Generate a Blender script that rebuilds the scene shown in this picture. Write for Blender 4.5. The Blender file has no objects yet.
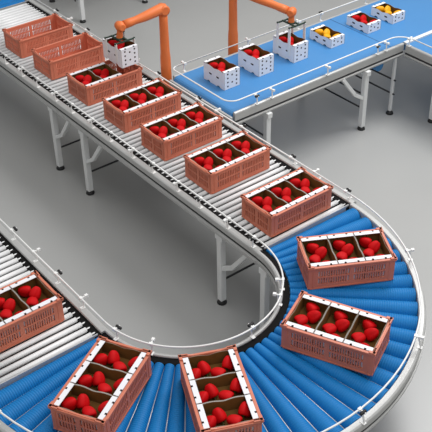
import bpy, math, random
from mathutils import Vector, Matrix, Euler
random.seed(7)
PI = math.pi
SC = bpy.context.scene
COL = SC.collection

# ------------------------------------------------------------------ materials
def srgb(r, g, b):
    f = lambda c: (c/255/12.92) if c/255 <= .04045 else ((c/255+.055)/1.055)**2.4
    return (f(r), f(g), f(b), 1)

def mat(name, col, rough=.5, metal=0., spec=.5, noise=0., nscale=8., bump=0., bscale=60., dirt=None):
    m = bpy.data.materials.new(name); m.use_nodes = True
    nt = m.node_tree; b = nt.nodes['Principled BSDF']
    b.inputs['Base Color'].default_value = col
    b.inputs['Roughness'].default_value = rough
    b.inputs['Metallic'].default_value = metal
    b.inputs['Specular IOR Level'].default_value = spec
    tc = nt.nodes.new('ShaderNodeTexCoord')
    if noise > 0:
        n = nt.nodes.new('ShaderNodeTexNoise'); n.inputs['Scale'].default_value = nscale; n.inputs['Detail'].default_value = 3
        nt.links.new(tc.outputs['Object'], n.inputs['Vector'])
        r = nt.nodes.new('ShaderNodeMapRange')
        r.inputs['From Min'].default_value = .3; r.inputs['From Max'].default_value = .7
        r.inputs['To Min'].default_value = 1-noise; r.inputs['To Max'].default_value = 1+noise
        nt.links.new(n.outputs['Fac'], r.inputs['Value'])
        mx = nt.nodes.new('ShaderNodeVectorMath'); mx.operation = 'SCALE'
        mx.inputs[0].default_value = col[:3]
        nt.links.new(r.outputs['Result'], mx.inputs['Scale'])
        nt.links.new(mx.outputs['Vector'], b.inputs['Base Color'])
    if bump > 0:
        n2 = nt.nodes.new('ShaderNodeTexNoise'); n2.inputs['Scale'].default_value = bscale
        nt.links.new(tc.outputs['Object'], n2.inputs['Vector'])
        bp = nt.nodes.new('ShaderNodeBump'); bp.inputs['Strength'].default_value = bump; bp.inputs['Distance'].default_value = .004
        nt.links.new(n2.outputs['Fac'], bp.inputs['Height']); nt.links.new(bp.outputs['Normal'], b.inputs['Normal'])
    return m

M = {
 'floor':   mat('polished_grey_floor', srgb(172,172,170), .30, 0, .45, .035, .8),
 'crate':   mat('terracotta_plastic', srgb(208,121,94), .45, 0, .5, .06, 9),
 'board':   mat('white_card', srgb(236,236,240), .6, 0, .3, .02, 12),
 'leg':     mat('light_leg_paint', srgb(226,227,226), .45, 0, .4, .02, 5),
 'edge':    mat('card_cut_edge', srgb(138,126,110), .8, 0, .2),
 'kraft':   mat('brown_card', srgb(112,80,38), .8, 0, .2, .10, 20),
 'hole':    mat('dark_card_hole', srgb(52,36,34), .9, 0, .1),
 'red':     mat('red_pepper_skin', srgb(194,5,12), .62, 0, .15, .08, 25, .25, 90),
 'yellow':  mat('yellow_pepper_skin', srgb(240,170,14), .5, 0, .3, .08, 25, .15, 90),
 'stem':    mat('green_stem', srgb(70,78,26), .6),
 'steel':   mat('brushed_steel', srgb(206,206,206), .36, .45, .5, .04, 6),
 'frame':   mat('galvanised_frame', srgb(184,184,182), .42, .25, .5, .04, 5),
 'roller':  mat('zinc_roller', srgb(238,238,238), .38, .0, .5, .03, 7),
 'dark':    mat('black_rubber', srgb(26,26,27), .55),
 'chain':   mat('black_guard_strip', srgb(16,15,15), .8, 0, .15, .3, 60),
 'bed':     mat('dark_bed_plate', srgb(104,101,99), .6, .1),
 'slot':    mat('dark_slot', srgb(48,48,50), .6),
 'blue':    mat('blue_roller_sleeve', srgb(10,118,186), .55, 0, .3, .04, 9),
 'bbed':    mat('dark_blue_bed', srgb(16,84,142), .6),
 'belt':    mat('blue_belt', srgb(66,132,190), .38, 0, .5, .02, 3),
 'seam':    mat('belt_seam', srgb(40,84,130), .5),
 'white':   mat('white_plastic', srgb(238,238,236), .4),
 'orange':  mat('orange_robot_paint', srgb(228,120,62), .45, 0, .4, .04, 9),
 'gripper': mat('dark_green_gripper', srgb(40,62,50), .45),
}

# ------------------------------------------------------------------ mesh helpers
class MB:
    def __init__(s): s.v=[]; s.f=[]; s.m=[]; s.sm=[]
    def add(s, vs, fs, mi=0, smooth=False):
        o=len(s.v); s.v += [tuple(v) for v in vs]
        for f in fs: s.f.append([i+o for i in f]); s.m.append(mi); s.sm.append(smooth)
        return s
    def box(s, x0,x1,y0,y1,z0,z1, mi=0, T=None):
        vs=[Vector((x,y,z)) for z in (z0,z1) for y in (y0,y1) for x in (x0,x1)]
        if T is not None: vs=[T@v for v in vs]
        return s.add(vs, [(0,2,3,1),(4,5,7,6),(0,1,5,4),(2,6,7,3),(0,4,6,2),(1,3,7,5)], mi)
    def bar(s, p, q, w, h, mi=0, up=(0,0,1)):       # rectangular bar from p to q
        p=Vector(p); q=Vector(q); d=(q-p).normalized(); u=Vector(up)
        if abs(d.dot(u))>.95: u=Vector((1,0,0))
        a=d.cross(u).normalized(); b=a.cross(d)
        vs=[c+a*sx*w/2+b*sy*h/2 for c in (p,q) for sx,sy in ((-1,-1),(1,-1),(1,1),(-1,1))]
        return s.add(vs, [(3,2,1,0),(4,5,6,7),(0,1,5,4),(1,2,6,5),(2,3,7,6),(3,0,4,7)], mi)
    def tube(s, pts, rad, n=10, mi=0, closed=False, caps=True):
        pts=[Vector(p) for p in pts]; N=len(pts); rad=rad if isinstance(rad,(list,tuple)) else [rad]*N
        vs=[]; prev=None
        for i,p in enumerate(pts):
            if closed: d=pts[(i+1)%N]-pts[i-1]
            else: d=pts[min(i+1,N-1)]-pts[max(i-1,0)]
            d.normalize()
            if prev is None:
                u=Vector((0,0,1)) if abs(d.z)<.9 else Vector((1,0,0)); a=d.cross(u).normalized()
            else: a=(prev-d*prev.dot(d)).normalized()
            prev=a; b=d.cross(a)
            for k in range(n):
                t=2*PI*k/n; vs.append(p+(a*math.cos(t)+b*math.sin(t))*rad[i])
        fs=[]
        for i in range(N if closed else N-1):
            j=(i+1)%N
            for k in range(n): k2=(k+1)%n; fs.append((i*n+k,i*n+k2,j*n+k2,j*n+k))
        s.add(vs, fs, mi, True)
        if caps and not closed:
            o=len(s.v)-len(vs)
            s.f.append([o+k for k in range(n)][::-1]); s.m.append(mi); s.sm.append(False)
            s.f.append([o+(N-1)*n+k for k in range(n)]); s.m.append(mi); s.sm.append(False)
        return s
    def sweep(s, path, prof, mi=0, smooth=False):   # path: (x,y,nx,ny); prof: closed (n,z) loop
        vs=[(x+nx*a, y+ny*a, z) for x,y,nx,ny in path for a,z in prof]; k=len(prof)
        fs=[(i*k+j, i*k+(j+1)%k, (i+1)*k+(j+1)%k, (i+1)*k+j) for i in range(len(path)-1) for j in range(k)]
        fs.append(tuple(range(k))[::-1]); fs.append(tuple((len(path)-1)*k+j for j in range(k)))
        return s.add(vs, fs, mi, smooth)
    def ball(s, c, r, nu=16, nv=10, mi=0):
        c=Vector(c); vs=[]; 
        for i in range(nv+1):
            ph=PI*i/nv
            for k in range(nu):
                t=2*PI*k/nu; vs.append(c+Vector((math.sin(ph)*math.cos(t),math.sin(ph)*math.sin(t),math.cos(ph)))*r)
        fs=[(i*nu+k,(i+1)*nu+k,(i+1)*nu+(k+1)%nu,i*nu+(k+1)%nu) for i in range(nv) for k in range(nu)]
        return s.add(vs, fs, mi, True)
    def build(s, name, mats, parent=None, bevel=0):
        me=bpy.data.meshes.new(name); me.from_pydata(s.v, [], s.f)
        for m in (mats if isinstance(mats,(list,tuple)) else [mats]): me.materials.append(M[m])
        me.polygons.foreach_set('material_index', s.m); me.polygons.foreach_set('use_smooth', s.sm)
        me.validate(); 
        import bmesh
        bm=bmesh.new(); bm.from_mesh(me); bmesh.ops.remove_doubles(bm, verts=bm.verts, dist=1e-6)
        bmesh.ops.recalc_face_normals(bm, faces=bm.faces); bm.to_mesh(me); bm.free()
        o=bpy.data.objects.new(name, me); COL.objects.link(o); o.parent=parent
        if bevel:
            b=o.modifiers.new('bevel','BEVEL'); b.width=bevel; b.segments=2; b.limit_method='ANGLE'
        return o

def empty(name, loc, rz=0):
    o=bpy.data.objects.new(name, None); COL.objects.link(o); o.location=loc; o.rotation_euler=(0,0,rz); o.empty_display_size=.1
    return o
def tag(o, label, cat, group=None, kind=None):
    o['label']=label; o['category']=cat
    if group: o['group']=group
    if kind: o['kind']=kind
    return o
def copy_tree(o, parent=None):
    c=o.copy(); COL.objects.link(c); c.parent=parent
    for ch in list(o.children): copy_tree(ch, c)
    return c

# ------------------------------------------------------------------ measures
FZ = -0.80                      # floor, roller tops at z = 0
CX, CY = 0.64, -3.085           # centre of the bend
RI, RO = 0.71, 1.56             # roller ends
Y1I, Y1O = CY+RI, CY+RO         # inner / outer roller ends of the straight above
Y2I, Y2O = CY-RI, CY-RO
XT = -4.46                      # far end of the straight rollers

# ------------------------------------------------------------------ setting
f=MB(); f.box(-16,14,-14,20,FZ-.1,FZ); fl=f.build('floor','floor'); fl['kind']='structure'
M['wall']=mat('painted_wall', srgb(205,206,206), .8, 0, .3, .02, .5)
for nm,b in (('wall_left',(-16.2,-16,-14,20)),('wall_right',(14,14.2,-14,20)),('wall_front',(-16.2,14.2,-14.2,-14)),('wall_back',(-16.2,14.2,20,20.2))):
    o=MB().box(*b,FZ,6.5).build(nm,'wall'); o['kind']='structure'

# ------------------------------------------------------------------ conveyor parts
def strip(path, n0, n1, z0, z1): return [(n0,z0),(n1,z0),(n1,z1),(n0,z1)]
def prof(n0,n1,lip,zb,zs=-.076):
    return [(n0,-.002),(n0+.005,.004),(n1-.015,.004),(n1-.004,-.002),(n1,-.012),(n1,zs+.006),(n1-.012,zs),(n1-.012,zs-.016),(n1+lip,zs-.020),(n1+lip,zb+.014),(n1+lip-.012,zb),(n0,zb)]
def side(parent, path, n0=.022, n1=.078, lip=.014, zb=-.112, b0=-.028, zs=-.050):
    fr=MB().sweep(path, prof(n0,n1,lip,zb,zs), 0).build('side_frame', 'frame', parent)
    MB().sweep(path, [(n1-.0125,zs-.0005),(n1-.0035,zs-.0005),(n1-.0035,zs-.0155),(n1-.0125,zs-.0155)], 0).build('slot', 'slot', fr)
    if b0 is not None:
        MB().sweep(path, [(b0,-.016),(n0+.001,-.008),(n0+.001,-.11),(b0,-.11)], 0).build('guard_strip','chain',parent)
    return fr
def off(p, n, z): x,y,nx,ny=p; return (x+nx*n, y+ny*n, z)
def rail(parent, path, n=.050, z=.09):
    return MB().tube([off(p,n,z) for p in path], .0062, 8).build('guide_rail','white',parent)
def bracket(parent, p, knob, nf=.068, d=0.):
    b=MB(); x,y,nx,ny=p; tx,ty=-ny,nx
    b.bar(off(p,nf-.004-d*.3,.000), off(p,.070+d,.088), .010, .007)
    b.bar(off(p,nf-.03-d*.3,.0055), off(p,nf+.004-d*.3,.0055), .024, .004)
    b.bar(off(p,.044+d,.09), off(p,.096+d,.09), .008, .008)
    b.bar(off(p,.041+d,.09), off(p,.060+d,.09), .024, .018)
    o=b.build('rail_bracket','white',parent)
    if knob:
        k=MB(); a=off(p,.080+d,.092)
        k.tube([(a[0]+tx*q,a[1]+ty*q,.092) for q in (-.030,-.026,.014,.018)],[.006,.0105,.0105,.006],12)
        k.build('knob','dark',o)
    else:
        q=MB(); a=off(p,.092+d,.09)
        q.bar((a[0]-tx*.010,a[1]-ty*.010,.09),(a[0]+tx*.010,a[1]+ty*.010,.09),.022,.018)
        q.build('clip','white',o)
def leg(parent, x, y, brace=None, w=.052, top=-.108):
    l=MB(); l.box(x-w/2,x+w/2,y-w/2,y+w/2,FZ+.035,top)
    if w>.04: l.box(x-w*.85,x+w*.85,y-w*.52,y+w*.52,top-.05,top+.002)
    if brace:
        bx,by=brace
        l.bar((x,y,-.445),(x+bx*.15,y+by*.15,-.345),.036,.036)
        l.bar((x+bx*.14,y+by*.14,-.35),(x+bx*.32,y+by*.33,-.112),.036,.036)
    lo=l.build('leg','leg',parent,.004)
    MB().tube([(x,y,FZ),(x,y,FZ+.012),(x,y,FZ+.024),(x,y,FZ+.038)],[.040,.040,.032,.016],16).build('foot','dark',lo)
    return lo
def crossbar(parent, p, q):
    MB().tube([p,q],.009,8).build('crossbar','slot',parent)
def roller_mesh():
    m=MB(); r=.0185
    m.tube([(0,Y1I+.030,-r),(0,Y1O-.030,-r)], r, 16)
    m.tube([(0,Y1I-.0,-r),(0,Y1I+.032,-r)], .008, 8); m.tube([(0,Y1O-.032,-r),(0,Y1O+.0,-r)], .008, 8)
    return m
def straight(name, loc_y, x0, x1, label, xs_leg, knobs_i, clips_i, knobs_o, clips_o, group=None):
    """straight roller conveyor; the bend side is +1 for the upper one (loc_y=0) or mirrored"""
    root=empty(name,((x0+x1)/2,CY+(RI+RO)/2*loc_y,FZ)); ox,oy=root.location.x,root.location.y
    sub=empty('tmp',(0,0,0))
    s=loc_y
    # build parts in world space, then shift to the root
    parts=[]
    yi=CY+RI*s; yo=CY+RO*s
    pin=[(x0,yi,0,-s),(x1,yi,0,-s)]; pout=[(x0,yo,0,s),(x1,yo,0,s)]
    side(root,pin); side(root,pout)
    rail(root,pin); rail(root,pout,.010)
    for x in knobs_i: bracket(root,(x,yi,0,-s),True)
    for x in clips_i: bracket(root,(x,yi,0,-s),False)
    for x in knobs_o: bracket(root,(x,yo,0,s),True,.068,-.04)
    for x in clips_o: bracket(root,(x,yo,0,s),False,.068,-.04)
    MB().box(x0,x1,min(yi,yo)-.0,max(yi,yo)+.0,-.125,-.115).build('bed_plate','bed',root)
    for q in (x0+.004,x1-.008): MB().box(q-.004,q+.004,min(yi,yo),max(yi,yo),-.05,-.001).build('end_bar','steel',root)
    for x,br in xs_leg:
        for y in (yi-.052*s, yo+.052*s): leg(root,x,y,br)
        crossbar(root,(x,yi-.052*s,-.57),(x,yo+.052*s,-.57))
    n=int((x1-x0)/.0625); first=None
    for k in range(n):
        x=x1-.042-k*.0625
        if first is None:
            first=roller_mesh().build('roller','roller',root); o=first
            if s<0: first.location.y=2*CY; first.rotation_euler.z=0
        else: o=first.copy(); COL.objects.link(o)
        o.location.x=x
        if s<0: o.location.y=2*CY+0; o.scale=(1,-1,1)
    for ch in root.children: ch.location=ch.location-Vector((ox,oy,FZ))
    bpy.data.objects.remove(sub)
    return tag(root,label,'conveyor',group)

kn=[-.05+.63*k for k in range(-6,2)]; cl=[.29+.63*k for k in range(-7,1)]
straight('roller_conveyor',1,XT,CX,'long straight steel roller conveyor running from the upper left down to the blue bend',
    [(-4.25,(1,0)),(-2.35,(1,0)),(-1.80,(1,0)),(.19,(1,0))],kn,cl,[.58,-.05,-.68,-1.31,-1.94,-2.57,-3.2,-3.83],[.23,-1.03,-2.29,-3.55])
straight('roller_conveyor',-1,-1.60,CX,'short straight steel roller conveyor at the lower left, after the blue bend',
    [(-1.3,(1,0)),(.19,(1,0))],[-1.25,-.61,.03],[-.93,-.28,.36],[.3,-.3,-.9],[0,-.6,-1.2])

# curved conveyors -----------------------------------------------------------
NR=34; PITCH=PI/NR
def cone_roller():
    m=MB(); L=RO-RI; r0=.0312; r1=.0695; n=24; step=.0155
    pts=[];rad=[]
    ns=int(L/step)
    for i in range(ns):
        for a,dr in ((0.0,-.0026),(.20,0),(.70,0),(.90,-.0026)):
            t=(i+a)/ns; r=r0+(r1-r0)*t; pts.append((RI+L*t,0,-r)); rad.append(r+dr)
    m.tube([(RI-.004,0,-r0),(RI+.008,0,-r0)], .012, 10, 1)
    m.tube([(RO-.005,0,-r1),(RO+.005,0,-r1)], .012, 10, 1)
    m.tube(pts,rad,n,0)
    return m
def arc(c, r, a0, a1, n=48, sgn=1):
    return [(c[0]+r*math.cos(math.radians(a0+(a1-a0)*i/n)), c[1]+r*math.sin(math.radians(a0+(a1-a0)*i/n)),
             sgn*math.cos(math.radians(a0+(a1-a0)*i/n)), sgn*math.sin(math.radians(a0+(a1-a0)*i/n))) for i in range(n+1)]
def bend(c, a0, a1, label, angs_in, angs_out, legs):
    root=empty('curved_roller_conveyor',(c[0],c[1],FZ))
    pin=arc(c,RI,a0,a1,sgn=-1); pout=arc(c,RO,a0,a1)
    side(root,pin,.048,.080,.006,-.105,.002,-.050); side(root,pout,.005,.056,.006,-.100,None,-.050)
    rail(root,pin); rail(root,pout,.010)
    for a,k in angs_in: bracket(root,arc(c,RI,a,a,1,-1)[0],k)
    for a,k in angs_out: bracket(root,arc(c,RO,a,a,1)[0],k,.045,-.04)
    MB().sweep(arc(c,RI,a0,a1),[(0,-.150),(RO-RI,-.150),(RO-RI,-.138),(0,-.138)]).build('bed_plate','bbed',root)
    # legs clear of the rollers' underside
    for a in legs:
        ca,sa=math.cos(math.radians(a)),math.sin(math.radians(a))
        leg(root,c[0]+(RI-.058)*ca,c[1]+(RI-.058)*sa); leg(root,c[0]+(RO+.030)*ca,c[1]+(RO+.030)*sa)
        crossbar(root,(c[0]+(RI-.058)*ca,c[1]+(RI-.058)*sa,-.57),(c[0]+(RO+.030)*ca,c[1]+(RO+.030)*sa,-.57))
    n=round((a1-a0)/180*NR); first=None
    for k in range(n):
        a=math.radians(a0)+PITCH*(k+.5)
        if first is None: first=cone_roller().build('tapered_roller',['blue','steel'],root); o=first
        else: o=first.copy(); COL.objects.link(o)
        o.rotation_euler.z=a; o.location=(c[0],c[1],0)
    rod=None
    for k in range(1,n):
        a=math.radians(a0)+PITCH*k
        if rod is None: rod=MB().tube([(RI,0,-.036),(RO,0,-.050)],.0045,8).build('spacer_rod','steel',root); o=rod
        else: o=rod.copy(); COL.objects.link(o)
        o.rotation_euler.z=a; o.location=(c[0],c[1],0)
    for ch in root.children: ch.location=ch.location-Vector((c[0],c[1],FZ))
    return tag(root,label,'conveyor')
bend((CX,CY),-90,90,'big half-circle bend of blue tapered rollers with steel rails at the lower right',
    [(50,0),(36,0),(4,1),(-56,0),(-80,1)],[(62,0),(30,0),(3,1),(-27,0),(-57,1),(-80,0)],[83,2,-48,-86])
bend((XT,CY),90,132,'blue roller bend cut off at the top left corner, feeding the long steel rollers',
    [(110,0)],[(110,1)],[120])

# belts ---------------------------------------------------------------------
BX0,BX1=-1.92,-1.04; BY0=-1.335
def belt(name, along, lo, hi, c0, c1, label, seams=(), post=(), ends=(True,False), rail_pts=(), br=(), extra=None):
    """along 'y': runs lo..hi in y, c0..c1 in x;  along 'x': the other way"""
    if along=='y': P=lambda a,b,z:(b,a,z); root=empty(name,((c0+c1)/2,(lo+hi)/2,FZ))
    else:          P=lambda a,b,z:(a,b,z); root=empty(name,((lo+hi)/2,(c0+c1)/2,FZ))
    O=root.location.copy()
    # endless belt: flat loop with rounded nose
    lp=[]; t=.05
    for k in range(9): a=PI/2+PI*k/8; lp.append((lo+t+t*math.cos(a),-t+t*math.sin(a)))
    for k in range(9): a=-PI/2+PI*k/8; lp.append((hi-t+t*math.cos(a),-t+t*math.sin(a)))
    n=len(lp); vs=[P(a,b,z) for b in (c0,c1) for a,z in lp]
    fs=[(i,(i+1)%n,n+(i+1)%n,n+i) for i in range(n)]+[tuple(range(n)),tuple(range(n,2*n))]
    b=MB().add(vs,fs,0,False).build('belt','belt',root)
    for sy in seams:
        s=MB(); q0=P(sy-.004,c0+.002,0); q1=P(sy+.004,c1-.002,.0012)
        s.box(min(q0[0],q1[0]),max(q0[0],q1[0]),min(q0[1],q1[1]),max(q0[1],q1[1]),0,.0012).build('belt_seam','seam',b)
    for cc,sg in ((c0,-1),(c1,1)):
        if along=='y': path=[(cc+sg*.0,lo+.02,sg,0),(cc,hi,sg,0)]
        else: path=[(lo+.04,cc,0,sg),(hi,cc,0,sg)]
        paths=[path]
        if along=='y' and sg>0: paths=[[path[0],(cc,.885,sg,0)],[(cc,1.88,sg,0),path[1]]]
        for path in paths:
            fr=MB().sweep(path,prof(.004,.034,.012,-.128,-.084)).build('side_frame','frame',root)
            MB().sweep(path,[(.0215,-.0845),(.0305,-.0845),(.0305,-.0995),(.0215,-.0995)]).build('slot','slot',fr)
    if rail_pts: MB().tube(rail_pts,.0062,8).build('guide_rail','white',root)
    for p,k in br: bracket(root,p,k,.030,-.038)
    for x,y,bc,tw in post: leg(root,x,y,bc,tw,-.126)
    if extra: extra(root)
    for ch in root.children: ch.location=ch.location-O
    return tag(root,label,'conveyor')
def rnd(cx,cy,r,a0,a1,n=8): return [(cx+r*math.cos(math.radians(a0+(a1-a0)*i/n)),cy+r*math.sin(math.radians(a0+(a1-a0)*i/n)),.09) for i in range(n+1)]
xn,xf,yl=BX1-.012,BX0-.02,BY0-.005
rl=[(xf,4.2,.09),(xf,yl+.06,.09)]+rnd(xf+.06,yl+.06,.06,180,270)+rnd(xn-.11,yl+.11,.11,270,360)+[(xn,.70,.09)]+rnd(xn+.16,.72,.16,180,90)
def bars(root):
    for y in (.36,.82,-.93,1.9):
        for z in (-.56,-.40): crossbar(root,(BX1+.03,y,z),(BX0-.03,y,z))
    MB().tube([(BX0+.05,.62,-.19),(BX1-.03,.62,-.19)],.055,18).build('return_drum','belt',root)
    d=MB(); d.box(BX0-.03,BX1+.03,BY0-.028,BY0-.004,-.15,-.03); d.build('end_plate','frame',root,.004)
near=[((BX1,y,1,0),k) for y,k in ((-1.06,1),(-.88,0),(-.18,0),(.50,1),(.62,0))]
far=[((BX0,y,-1,0),k) for y,k in ((-1.18,0),(-.38,0),(.30,0),(.62,1),(1.3,0))]
belt('belt_conveyor','y',BY0,4.2,BX0,BX1,'long blue belt conveyor at the upper right carrying small white boxes of peppers',
    seams=(.725,),post=[(BX1+.030,-.93,None,.052),(BX1+.030,.36,(0,-1),.052),(BX1-.005,.82,None,.03),(BX0-.030,-.93,None,.052),(BX0-.030,.388,None,.052),(BX0-.030,1.9,None,.052)],
    rail_pts=rl,br=near+far,extra=bars)
def side_extra(root):
    MB().box(BX1+.0005,BX1+.045,.910,1.797,-.02,.003).build('transfer_plate','leg',root)
belt('belt_conveyor','x',BX1+.026,2.0,.907,1.80,'blue side belt branching off the long blue belt, at the right edge',extra=side_extra,rail_pts=[(xn+.161,.88,.09),(2.0,.88,.09)],
    post=[(-.65,1.03,None,.05),(.9,.99,None,.05),(.9,1.75,None,.05),(-.65,1.75,None,.05)],br=[((-.93,.907,0,-1),0)])

# far background support leg at the top left
r=empty('support_stand',(-5.14,-.46,FZ)); O=r.location.copy()
leg(r,-5.14,-.46,None,.055,-.05); leg(r,-5.14,.5,None,.055,-.05); leg(r,-5.97,-.43,None,.055,-.05)
MB().box(-6.3,-5.0,-.6,.7,-.05,.0).build('table_top','frame',r)
MB().tube([(-5.92,-.4,-.3),(-5.6,-.35,-.62),(-5.35,-.42,-.6),(-5.15,-.46,-.35)],.006,6).build('cable','dark',r)
for ch in r.children: ch.location=ch.location-O
tag(r,'steel support stand with black feet on the floor at the top left, beyond the rollers','stand')

# ------------------------------------------------------------------ crates
CW,CL,CH=.341,.60,.196; T=.011
def make_crate():
    root=empty('plastic_crate',(0,0,0))
    b=MB(); b.box(-CW/2+.004,CW/2-.004,-CL/2+.004,CL/2-.004,0,.009); b.build('base','crate',root)
    def slotted(axis, sgn, half, top):
        m=MB(); o=(CW/2 if axis=='x' else CL/2)
        def bx(a0,a1,z0,z1,th0=0.,th1=T):
            t0=o-th1; t1=o-th0
            if sgn<0: t0,t1=-t1,-t0
            if axis=='x': m.box(t0,t1,a0,a1,z0,z1)
            else: m.box(a0,a1,t0,t1,z0,z1)
        # solid bands
        bx(-half,half,.004,.036); bx(-half,half,.088,.098); bx(-half,half,.150,top-.012)
        for z0,z1 in ((.036,.088),(.098,.150)):
            edge=.055 if axis=='x' else .045
            bx(-half,-half+edge,z0,z1); bx(half-edge,half,z0,z1); bx(-.016,.016,z0,z1)
            n=max(3,int((half-edge-.016)/.0165))
            for s in (-1,1):
                w=(half-edge-.016)/n
                for k in range(1,n):
                    c=s*(.016+w*k); bx(c-.0045,c+.0045,z0,z1)
        for s in (-1,1):                       # vertical ribs on the outside
            c=s*(half-.028); bx(min(c,c+s*.01),max(c,c+s*.01),.01,top-.012,-.003,0)
        bx(-half,half,.0,.010,-.003,0)
        return m
    zs=CH-.010
    for s in (-1,1):
        slotted('x',s,CL/2-T,zs).build('side_panel','crate',root)
        m=slotted('y',s,CW/2,CH-.002)
        # raised end profile with a shallow dip for the hands
        o=CL/2; y0,y1=(o-T,o) if s>0 else (-o,-o+T)
        pts=[(-CW/2,CH-.02),(CW/2,CH-.02),(CW/2,CH),(CW/2-.05,CH),(CW/2-.085,CH-.007),(-CW/2+.085,CH-.007),(-CW/2+.05,CH),(-CW/2,CH)]
        n=len(pts); vs=[(a,y,z) for y in (y0,y1) for a,z in pts]
        m.add(vs,[tuple(range(n)),tuple(range(n,2*n))]+[(i,(i+1)%n,n+(i+1)%n,n+i) for i in range(n)])
        m.build('end_panel','crate',root)
    rm=MB()                                    # rolled rim
    e=.008
    for s in (-1,1):
        x0,x1=(CW/2-T-.001,CW/2+e) if s>0 else (-CW/2-e,-CW/2+T+.001)
        rm.box(x0,x1,-CL/2-e,CL/2+e,zs-.014,zs)
        y0,y1=(CL/2-T-.001,CL/2+e) if s>0 else (-CL/2-e,-CL/2+T+.001)
        rm.box(-CW/2,CW/2,y0,y1,zs-.013,zs-.001)
        for q in (-1,1):                       # corner caps
            x0,x1=sorted((q*(CW/2+e),q*(CW/2-.05))); y0,y1=sorted((s*(CL/2+e),s*(CL/2-T-.002)))
            rm.box(x0,x1,y0,y1,zs-.002,CH)
            x0,x1=sorted((q*(CW/2+e),q*(CW/2-T-.002))); y0,y1=sorted((s*(CL/2+e),s*(CL/2-.035)))
            rm.box(x0,x1,y0,y1,zs-.002,CH)
    rm.build('rim','crate',root,.0025)
    return root

# ------------------------------------------------------------------ white boxes
BL,BW=.312,.187
def make_box(H, name='cardboard_box', fl=.032):
    root=empty(name,(0,0,0)); t=.0035
    # long walls: curved top edge, two arched notches at the base
    def wall(s):
        m=MB(); N=48; vs=[]; 
        y0,y1=(BW/2-t,BW/2) if s>0 else (-BW/2,-BW/2+t)
        cols=[]
        for i in range(N+1):
            u=i/N; x=-BL/2+BL*u
            w=abs(math.sin(2*PI*u)); ctr=math.exp(-((u-.5)/.10)**2)
            edge=min(1,min(u,1-u)/.07)
            zt=H-(.010*edge-.007*math.sin(2*PI*u)**2+.004*ctr)
            zb=0
            for c in (.24,.72):
                d=abs(u-c)
                if d<.075: zb=max(zb,.014*math.sqrt(1-(d/.075)**2))
            cols.append((x,zb,zt))
        for y in (y0,y1):
            for x,zb,zt in cols: vs+= [(x,y,zb),(x,y,zt)]
        K=2*(N+1); out,inn=(K,0) if s>0 else (0,K)
        f_out=[];f_in=[];f_e=[]
        for i in range(N):
            q=[2*i,2*i+2,2*i+3,2*i+1]
            f_out.append(tuple(a+out for a in q)); f_in.append(tuple(a+inn for a in q))
            f_e.append((2*i+1,2*i+3,K+2*i+3,K+2*i+1)); f_e.append((2*i,2*i+2,K+2*i+2,K+2*i))
        f_e.append((0,1,K+1,K)); f_e.append((K-2,K-1,2*K-1,2*K-2))
        m.add(vs,f_out,0); m.add(vs,f_in,1); m.add(vs,f_e,2)
        return m
    for s in (-1,1):
        w=wall(s).build('long_side',['board','kraft','edge'],root)
        zc=H*.52
        for c in (-.055,.055):
            h=MB()
            pts=[(c-.022+.012,zc-.008),(c+.022-.006,zc-.008),(c+.022,zc),(c+.022-.006,zc+.008),(c-.016,zc+.008),(c-.022,zc)]
            y=s*(BW/2+.0006); n=6
            h.add([(a,y,z) for a,z in pts]+[(a,y-s*.001,z) for a,z in pts],[tuple(range(n)),tuple(range(n,2*n))]+[(i,(i+1)%n,n+(i+1)%n,n+i) for i in range(n)])
            h.build('hand_slot','hole',w)
    for s in (-1,1):
        x0,x1=(BL/2-t,BL/2) if s>0 else (-BL/2,-BL/2+t)
        e=MB(); e.box(x0,x1,-BW/2+t,BW/2-t,.0,H-.003,0)
        xi=x0 if s>0 else x1
        e.box(xi-.0006 if s>0 else xi, xi if s>0 else xi+.0006,-BW/2+t,BW/2-t,.012,H-.02,1)
        eo=e.build('end_side',['board','kraft'],root)
        xo=s*(BL/2+.0006)
        rows=4 if H>.15 else 2
        for r_ in range(rows):
            z=.028+(H-.055)*r_/(rows-1)
            for y in (-.052,.052): MB().tube([(xo,y+ .0,z),(xo-s*.001,y,z)],.0092,8).build('vent_hole','hole',eo)
        for r_ in range(1 if rows==2 else 2):
            z=H*.5 if rows==2 else H*(.33+.42*r_)
            MB().tube([(xo,0,z),(xo-s*.001,0,z)],.0092,8).build('vent_hole','hole',eo)
        # folded top flap with two punched notches
        fm=MB(); xa,xb=(BL/2-fl,BL/2+.001) if s>0 else (-BL/2-.001,-BL/2+fl)
        fm.box(xa,xb,-BW/2+.003,BW/2-.003,H-.003,H+.0005)
        fo=fm.build('end_flap','board',root)
        for y in (-.045,.045):
            nm=MB(); xa2,xb2=sorted((s*(BL/2+.0012),s*(BL/2-.010))); nm.box(xa2,xb2,y-.007,y+.007,H-.006,H+.0012)
            nm.build('notch','hole',fo)
    b=MB(); b.box(-BL/2+t,BL/2-t,-BW/2+t,BW/2-t,.010,.014); b.build('bottom','kraft',root)
    fzt=H-.098 if H>.15 else H-.082
    tr=MB(); tr.box(-BL/2+t+.001,BL/2-t-.001,-BW/2+t+.001,BW/2-t-.001,fzt-.004,fzt); tr.build('inner_tray','kraft',root)
    return root,fzt

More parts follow.
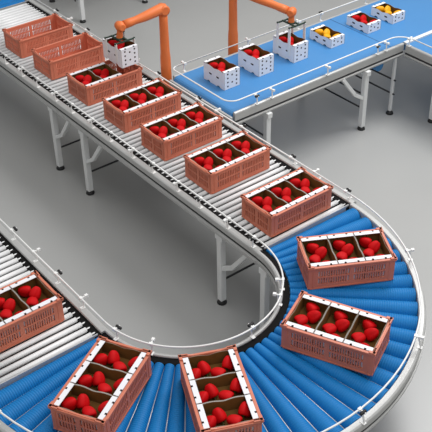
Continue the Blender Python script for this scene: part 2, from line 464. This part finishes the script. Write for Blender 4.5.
# ------------------------------------------------------------------ peppers
def make_pepper(m):
    R=.0465; L=.090; nu,nv=28,16; vs=[]
    for i in range(nv+1):
        t=i/nv                        # 0 tip .. 1 shoulder
        a=PI*t
        rr=math.sin(a)**.60*(.52+.52*t**.85)
        z=-L/2*math.cos(a)
        if t>.85: z-= .012*((t-.85)/.15)
        for k in range(nu):
            th=2*PI*k/nu
            lobe=1+.105*math.cos(3*th+.4)*(1 if t>.1 else .3)+.02*math.cos(7*th)
            vs.append((R*rr*lobe*math.cos(th),R*rr*lobe*math.sin(th),z))
    fs=[(i*nu+k,i*nu+(k+1)%nu,(i+1)*nu+(k+1)%nu,(i+1)*nu+k) for i in range(nv) for k in range(nu)]
    o=MB().add(vs,fs,0,True).build('bell_pepper',m)
    s=MB(); s.tube([(0,0,.030),(0,0,.036),(.001,0,.040),(.005,.002,.052),(.010,.004,.060)],[.017,.014,.0065,.0055,.0065],10)
    s.build('stem','stem',o)
    return o

# ------------------------------------------------------------------ camera
cam=bpy.data.cameras.new('camera'); co=bpy.data.objects.new('camera',cam); COL.objects.link(co); SC.camera=co
co.location=(4.59932249,-5.85041952,4.14089624); co.rotation_euler=(0.93939293,0.01618244,0.90496252)
cam.sensor_width=36; cam.lens=36*925.25/432; cam.clip_end=200
Rinv=co.rotation_euler.to_matrix().transposed()
def px(p):      # only used to word labels (left / right / top / bottom in the picture)
    q=Rinv@(Vector(p)-co.location); return (216+925.25*q.x/-q.z, 216-925.25*q.y/-q.z)

# ------------------------------------------------------------------ place crates, boxes, fruit
crate0=make_crate(); tall0,tz=make_box(.180); low0,lz=make_box(.098)
pep_r=make_pepper('red'); pep_y=make_pepper('yellow')
used=set()
def inst(proto, loc, rz):
    if proto.name in used: o=copy_tree(proto)
    else: used.add(proto.name); o=proto
    o.location=loc; o.rotation_euler=(0,0,rz); return o
# pepper layout in box coordinates: x, y, tilt, heading, roll
LAY=[(-.108,-.016,100,2.6,.2),(-.042,.028,128,.4,.9),(.030,-.034,95,.9,.5),(.110,.034,120,-.5,1.2)]
def words(pts):
    xs=[p[0] for p in pts]; ys=[p[1] for p in pts]
    if max(xs)-min(xs)>=max(ys)-min(ys): order=sorted(range(len(pts)),key=lambda i:xs[i]); return order,'x'
    return sorted(range(len(pts)),key=lambda i:ys[i]),'y'
RANK={('x',2):['left','right'],('x',4):['leftmost','second from left','third from left','rightmost'],('y',4):['uppermost','second from top','third from top','lowest'],
      ('x',3):['left','middle','right'],('y',3):['upper','middle','lower']}
def fill(box, proto, colname, where, group, tz, lay=LAY, sc=1.):
    Mx=Matrix.Translation(box.location)@box.rotation_euler.to_matrix().to_4x4()
    obs=[]
    for i,(x,y,tl,hd,rl_) in enumerate(lay):
        R=Euler((0,0,hd)).to_matrix()@Euler((math.radians(tl),0,0)).to_matrix()@Euler((0,0,rl_+i)).to_matrix()
        key=proto.name
        if key in used: o=copy_tree(proto)
        else: used.add(key); o=proto
        Rm=Euler((0,0,box.rotation_euler.z)).to_matrix()@R
        zmin=min((Rm@(v.co*sc)).z for v in o.data.vertices)
        p=Mx@Vector((x,y,tz)); p.z-=zmin-.0005
        o.location=p; o.rotation_euler=Rm.to_euler(); o.scale=(sc,sc,sc); obs.append(o)
    order,ax=words([px(o.location) for o in obs])
    for r_,i in enumerate(order):
        tag(obs[i],'%s %s bell pepper in %s'%(RANK[(ax,len(obs))][r_],colname,where),'pepper',group)

crates=[
 (-3.378,-1.9594,0.,'empty terracotta crate, farthest up the long steel rollers','the farthest crate'),
 (-2.783,-1.9594,0.,'empty terracotta crate, second from the top, next to the crate being loaded','the second crate'),
 (-2.130,-1.9594,0.,'terracotta crate under the robot gripper, holding two boxes of red peppers','crate under the robot'),
 (-1.517,-1.9594,0.,'full terracotta crate just after the one under the robot','first crate after the robot'),
 (-.9316,-1.9594,0.,'full terracotta crate, second after the one under the robot','second crate after the robot'),
 (-.3097,-1.9594,0.,'full terracotta crate, third after the robot, beside the blue belt end','third crate after the robot'),
 (.4046,-1.9594,0.,'full terracotta crate, last on the long steel rollers before the blue bend','last crate before the bend'),
 (1.1720,-2.1021,-.5080,'full terracotta crate, first on the blue bend, at the right','first crate on the bend'),
 (1.6695,-2.6713,-1.1216,'full terracotta crate, second on the blue bend, at the lower right','second crate on the bend'),
 (1.6389,-3.5825,1.1462,'full terracotta crate, third on the blue bend, cut off by the bottom edge','third crate on the bend'),
 (1.1495,-4.0737,.5143,'full terracotta crate, fourth on the blue bend, at the lower left','fourth crate on the bend'),
 (.2168,-4.1952,0.,'full terracotta crate on the lower left steel rollers, cut off by the left edge','crate at the left edge'),
]
Z0=.0015
for ci,(x,y,th,label,short) in enumerate(crates):
    c=inst(crate0,(x,y,Z0),th); tag(c,label,'crate','terracotta plastic crates')
    if ci<2: continue
    slots=[-.1905,0,.1905]
    if ci==2: slots=slots[:2]
    boxes=[]
    for v in slots:
        X=x-v*math.sin(th); Y=y+v*math.cos(th)
        boxes.append(inst(tall0,(X,Y,Z0+.0098),th))
    order,ax=words([px(b.location) for b in boxes])
    for r_,i in enumerate(order):
        w=RANK[(ax,len(boxes))][r_]
        tag(boxes[i],'white cardboard box of red peppers, %s one in the %s'%(w,short),'box','white boxes packed in the crates')
        fill(boxes[i],pep_r,'red','%s box of %s'%(w,short),'red peppers in the crates',tz)

belt_y=[(-1.03,'first white box of red peppers on the blue belt, nearest its lower end','first box on the blue belt','red'),
        (-.61,'second white box of red peppers on the blue belt, left of the robot gripper','second box on the blue belt','red'),
        (-.165,'white box of red peppers held by the gripper over the blue belt','box gripped on the blue belt','red')]
for y,label,short,cn in belt_y:
    b=inst(tall0,(-1.556,y,.001),0); tag(b,label,'box','tall white boxes handled by the robots')
    fill(b,pep_r,cn,short,'red peppers in boxes on the belt',tz)
held=inst(tall0,(-2.130,-1.765,.245),0); tag(held,'white box of red peppers hanging from the left robot gripper above a crate','box','tall white boxes handled by the robots')
fill(held,pep_r,'red','box held by the left robot','red peppers in the box held by the left robot',tz)
for y,label,short,cn,pp in [(.335,'low white box of yellow peppers right of the gripper on the blue belt','low box right of the gripper','yellow',pep_y),
        (.86,'low white box of red peppers between the two yellow ones on the blue belt','low box between the yellow ones','red',pep_r),
        (1.225,'low white box of yellow peppers, farthest up the blue belt','farthest low box on the belt','yellow',pep_y)]:
    b=inst(low0,(-1.556,y,.001),0); tag(b,label,'box','low white boxes on the belt')
    fill(b,pp,cn,short,'peppers in the low boxes',lz)

# ------------------------------------------------------------------ robots
def robot(base, lean, shoulder_z, ball, grip_c, frame_z, finger_top, finger_bot, label):
    bx,by=base; root=empty('robot_arm',(bx,by,FZ)); O=root.location.copy()
    tx,ty=bx+lean[0],by+lean[1]
    b=MB(); b.tube([(bx,by,FZ),(bx,by,FZ+.03),(bx,by,FZ+.035),(bx,by,FZ+.16),(bx,by,FZ+.18)],[.13,.13,.085,.075,.05],24); b.build('base','orange',root)
    c=MB(); S=Vector((tx,ty,shoulder_z)); B=Vector((bx,by,FZ+.15))
    ks=[0,.45,.62,.66,.9,1]; c.tube([B.lerp(S,k) for k in ks],[.062,.052,.050,.045,.041,.040],20); c.build('column','orange',root,.0)
    G=Vector(ball); d=(G-S).normalized(); n=d.cross(Vector((0,0,1))).normalized()
    s=MB(); s.tube([S-n*.052+Vector((0,0,.0)),S-n*.046,S+n*.046,S+n*.052],[.036,.050,.050,.036],20)
    s.ball(S,.052)
    s.build('shoulder_joint','orange',root)
    a=MB(); L=(G-S).length
    off_=Vector((0,0,.012))
    a.tube([S-d*.03+off_,S+d*.04+off_*.9,S+d*L*.45,S+d*(L-.16),S+d*(L-.10),S+d*(L-.04)],[.040,.052,.044,.036,.040,.040],18)
    a.build('upper_arm','orange',root)
    e=MB(); e.ball(G,.048,18,12); e.tube([G-n*.048,G-n*.042,G+n*.042,G+n*.048],[.026,.038,.038,.026],18)
    eo=e.build('wrist_joint','orange',root)
    MB().tube([G+Vector((0,0,.040)),G+Vector((0,0,.046))],.014,12).build('wrist_cap','dark',eo)
    gx,gy=grip_c
    w=MB(); w.tube([G,G.lerp(Vector((gx,gy,frame_z)),.5),Vector((gx,gy,frame_z+.012)),Vector((gx,gy,frame_z))],[.030,.028,.031,.031],18); w.build('wrist','orange',root)
    g=MB(); fy=BW/2+.009
    for x in (-.085,.085):
        g.bar((gx+x,gy-fy,frame_z),(gx+x,gy+fy,frame_z),.013,.012)
    g.bar((gx-.095,gy-.03,frame_z),(gx+.095,gy-.03,frame_z),.014,.014); g.bar((gx-.095,gy+.03,frame_z),(gx+.095,gy+.03,frame_z),.014,.014)
    g.box(gx-.035,gx+.035,gy-.035,gy+.035,frame_z-.006,frame_z+.010)
    for x in (-.085,.085):
        for sy in (-1,1): g.tube([(gx+x,gy+sy*fy,frame_z-.004),(gx+x,gy+sy*fy,frame_z+.010)],.009,10)
    go=g.build('gripper','gripper',root)
    for x in (-.085,.085):
        for sy in (-1,1):
            f_=MB(); ya,yb=sorted((gy+sy*(BW/2+.0015),gy+sy*(BW/2+.0085)))
            f_.box(gx+x-.017,gx+x+.017,ya,yb,finger_bot,finger_top); f_.build('finger','white',go,.002)
    for ch in root.children: ch.location=ch.location-O
    return tag(root,label,'robot','orange robot arms')
robot((-2.085,-1.30),(0,.0),.625,(-2.12,-1.755,.58),(-2.13,-1.765),.462,.462,.285,'left orange robot arm lowering a white box into a crate on the rollers')
robot((-2.075,-.475),(-.02,.02),.60,(-1.556,-.165,.455),(-1.556,-.165),.345,.345,.055,'right orange robot arm reaching over the blue belt to grip a white box')

# ------------------------------------------------------------------ light
w=bpy.data.worlds.new('world'); SC.world=w; w.use_nodes=True
bg=w.node_tree.nodes['Background']; bg.inputs['Color'].default_value=(1,1,1,1); bg.inputs['Strength'].default_value=.62
def lamp(name,loc,target,sx,sy,e,c=(1,1,1)):
    l=bpy.data.lights.new(name,'AREA'); l.shape='RECTANGLE'; l.size=sx; l.size_y=sy; l.energy=e; l.color=c
    o=bpy.data.objects.new(name,l); COL.objects.link(o); o.location=loc
    o.rotation_euler=(Vector(target)-Vector(loc)).to_track_quat('-Z','Y').to_euler(); return o
lamp('overhead_area_light',(-.4,1.5,5.0),(-.3,-2.4,-.4),3.2,3.2,280)  # hall ceiling light, the key that casts the soft floor shadows
lamp('overhead_area_light',(3.5,-3,5.6),(.5,-3,0),3.5,3.5,110)  # added fill lamp on the camera side, brightens the near faces

SC.view_settings.view_transform='Standard'; SC.view_settings.look='None'; SC.view_settings.gamma=1; SC.view_settings.exposure=0
SC.view_settings.use_curve_mapping=False
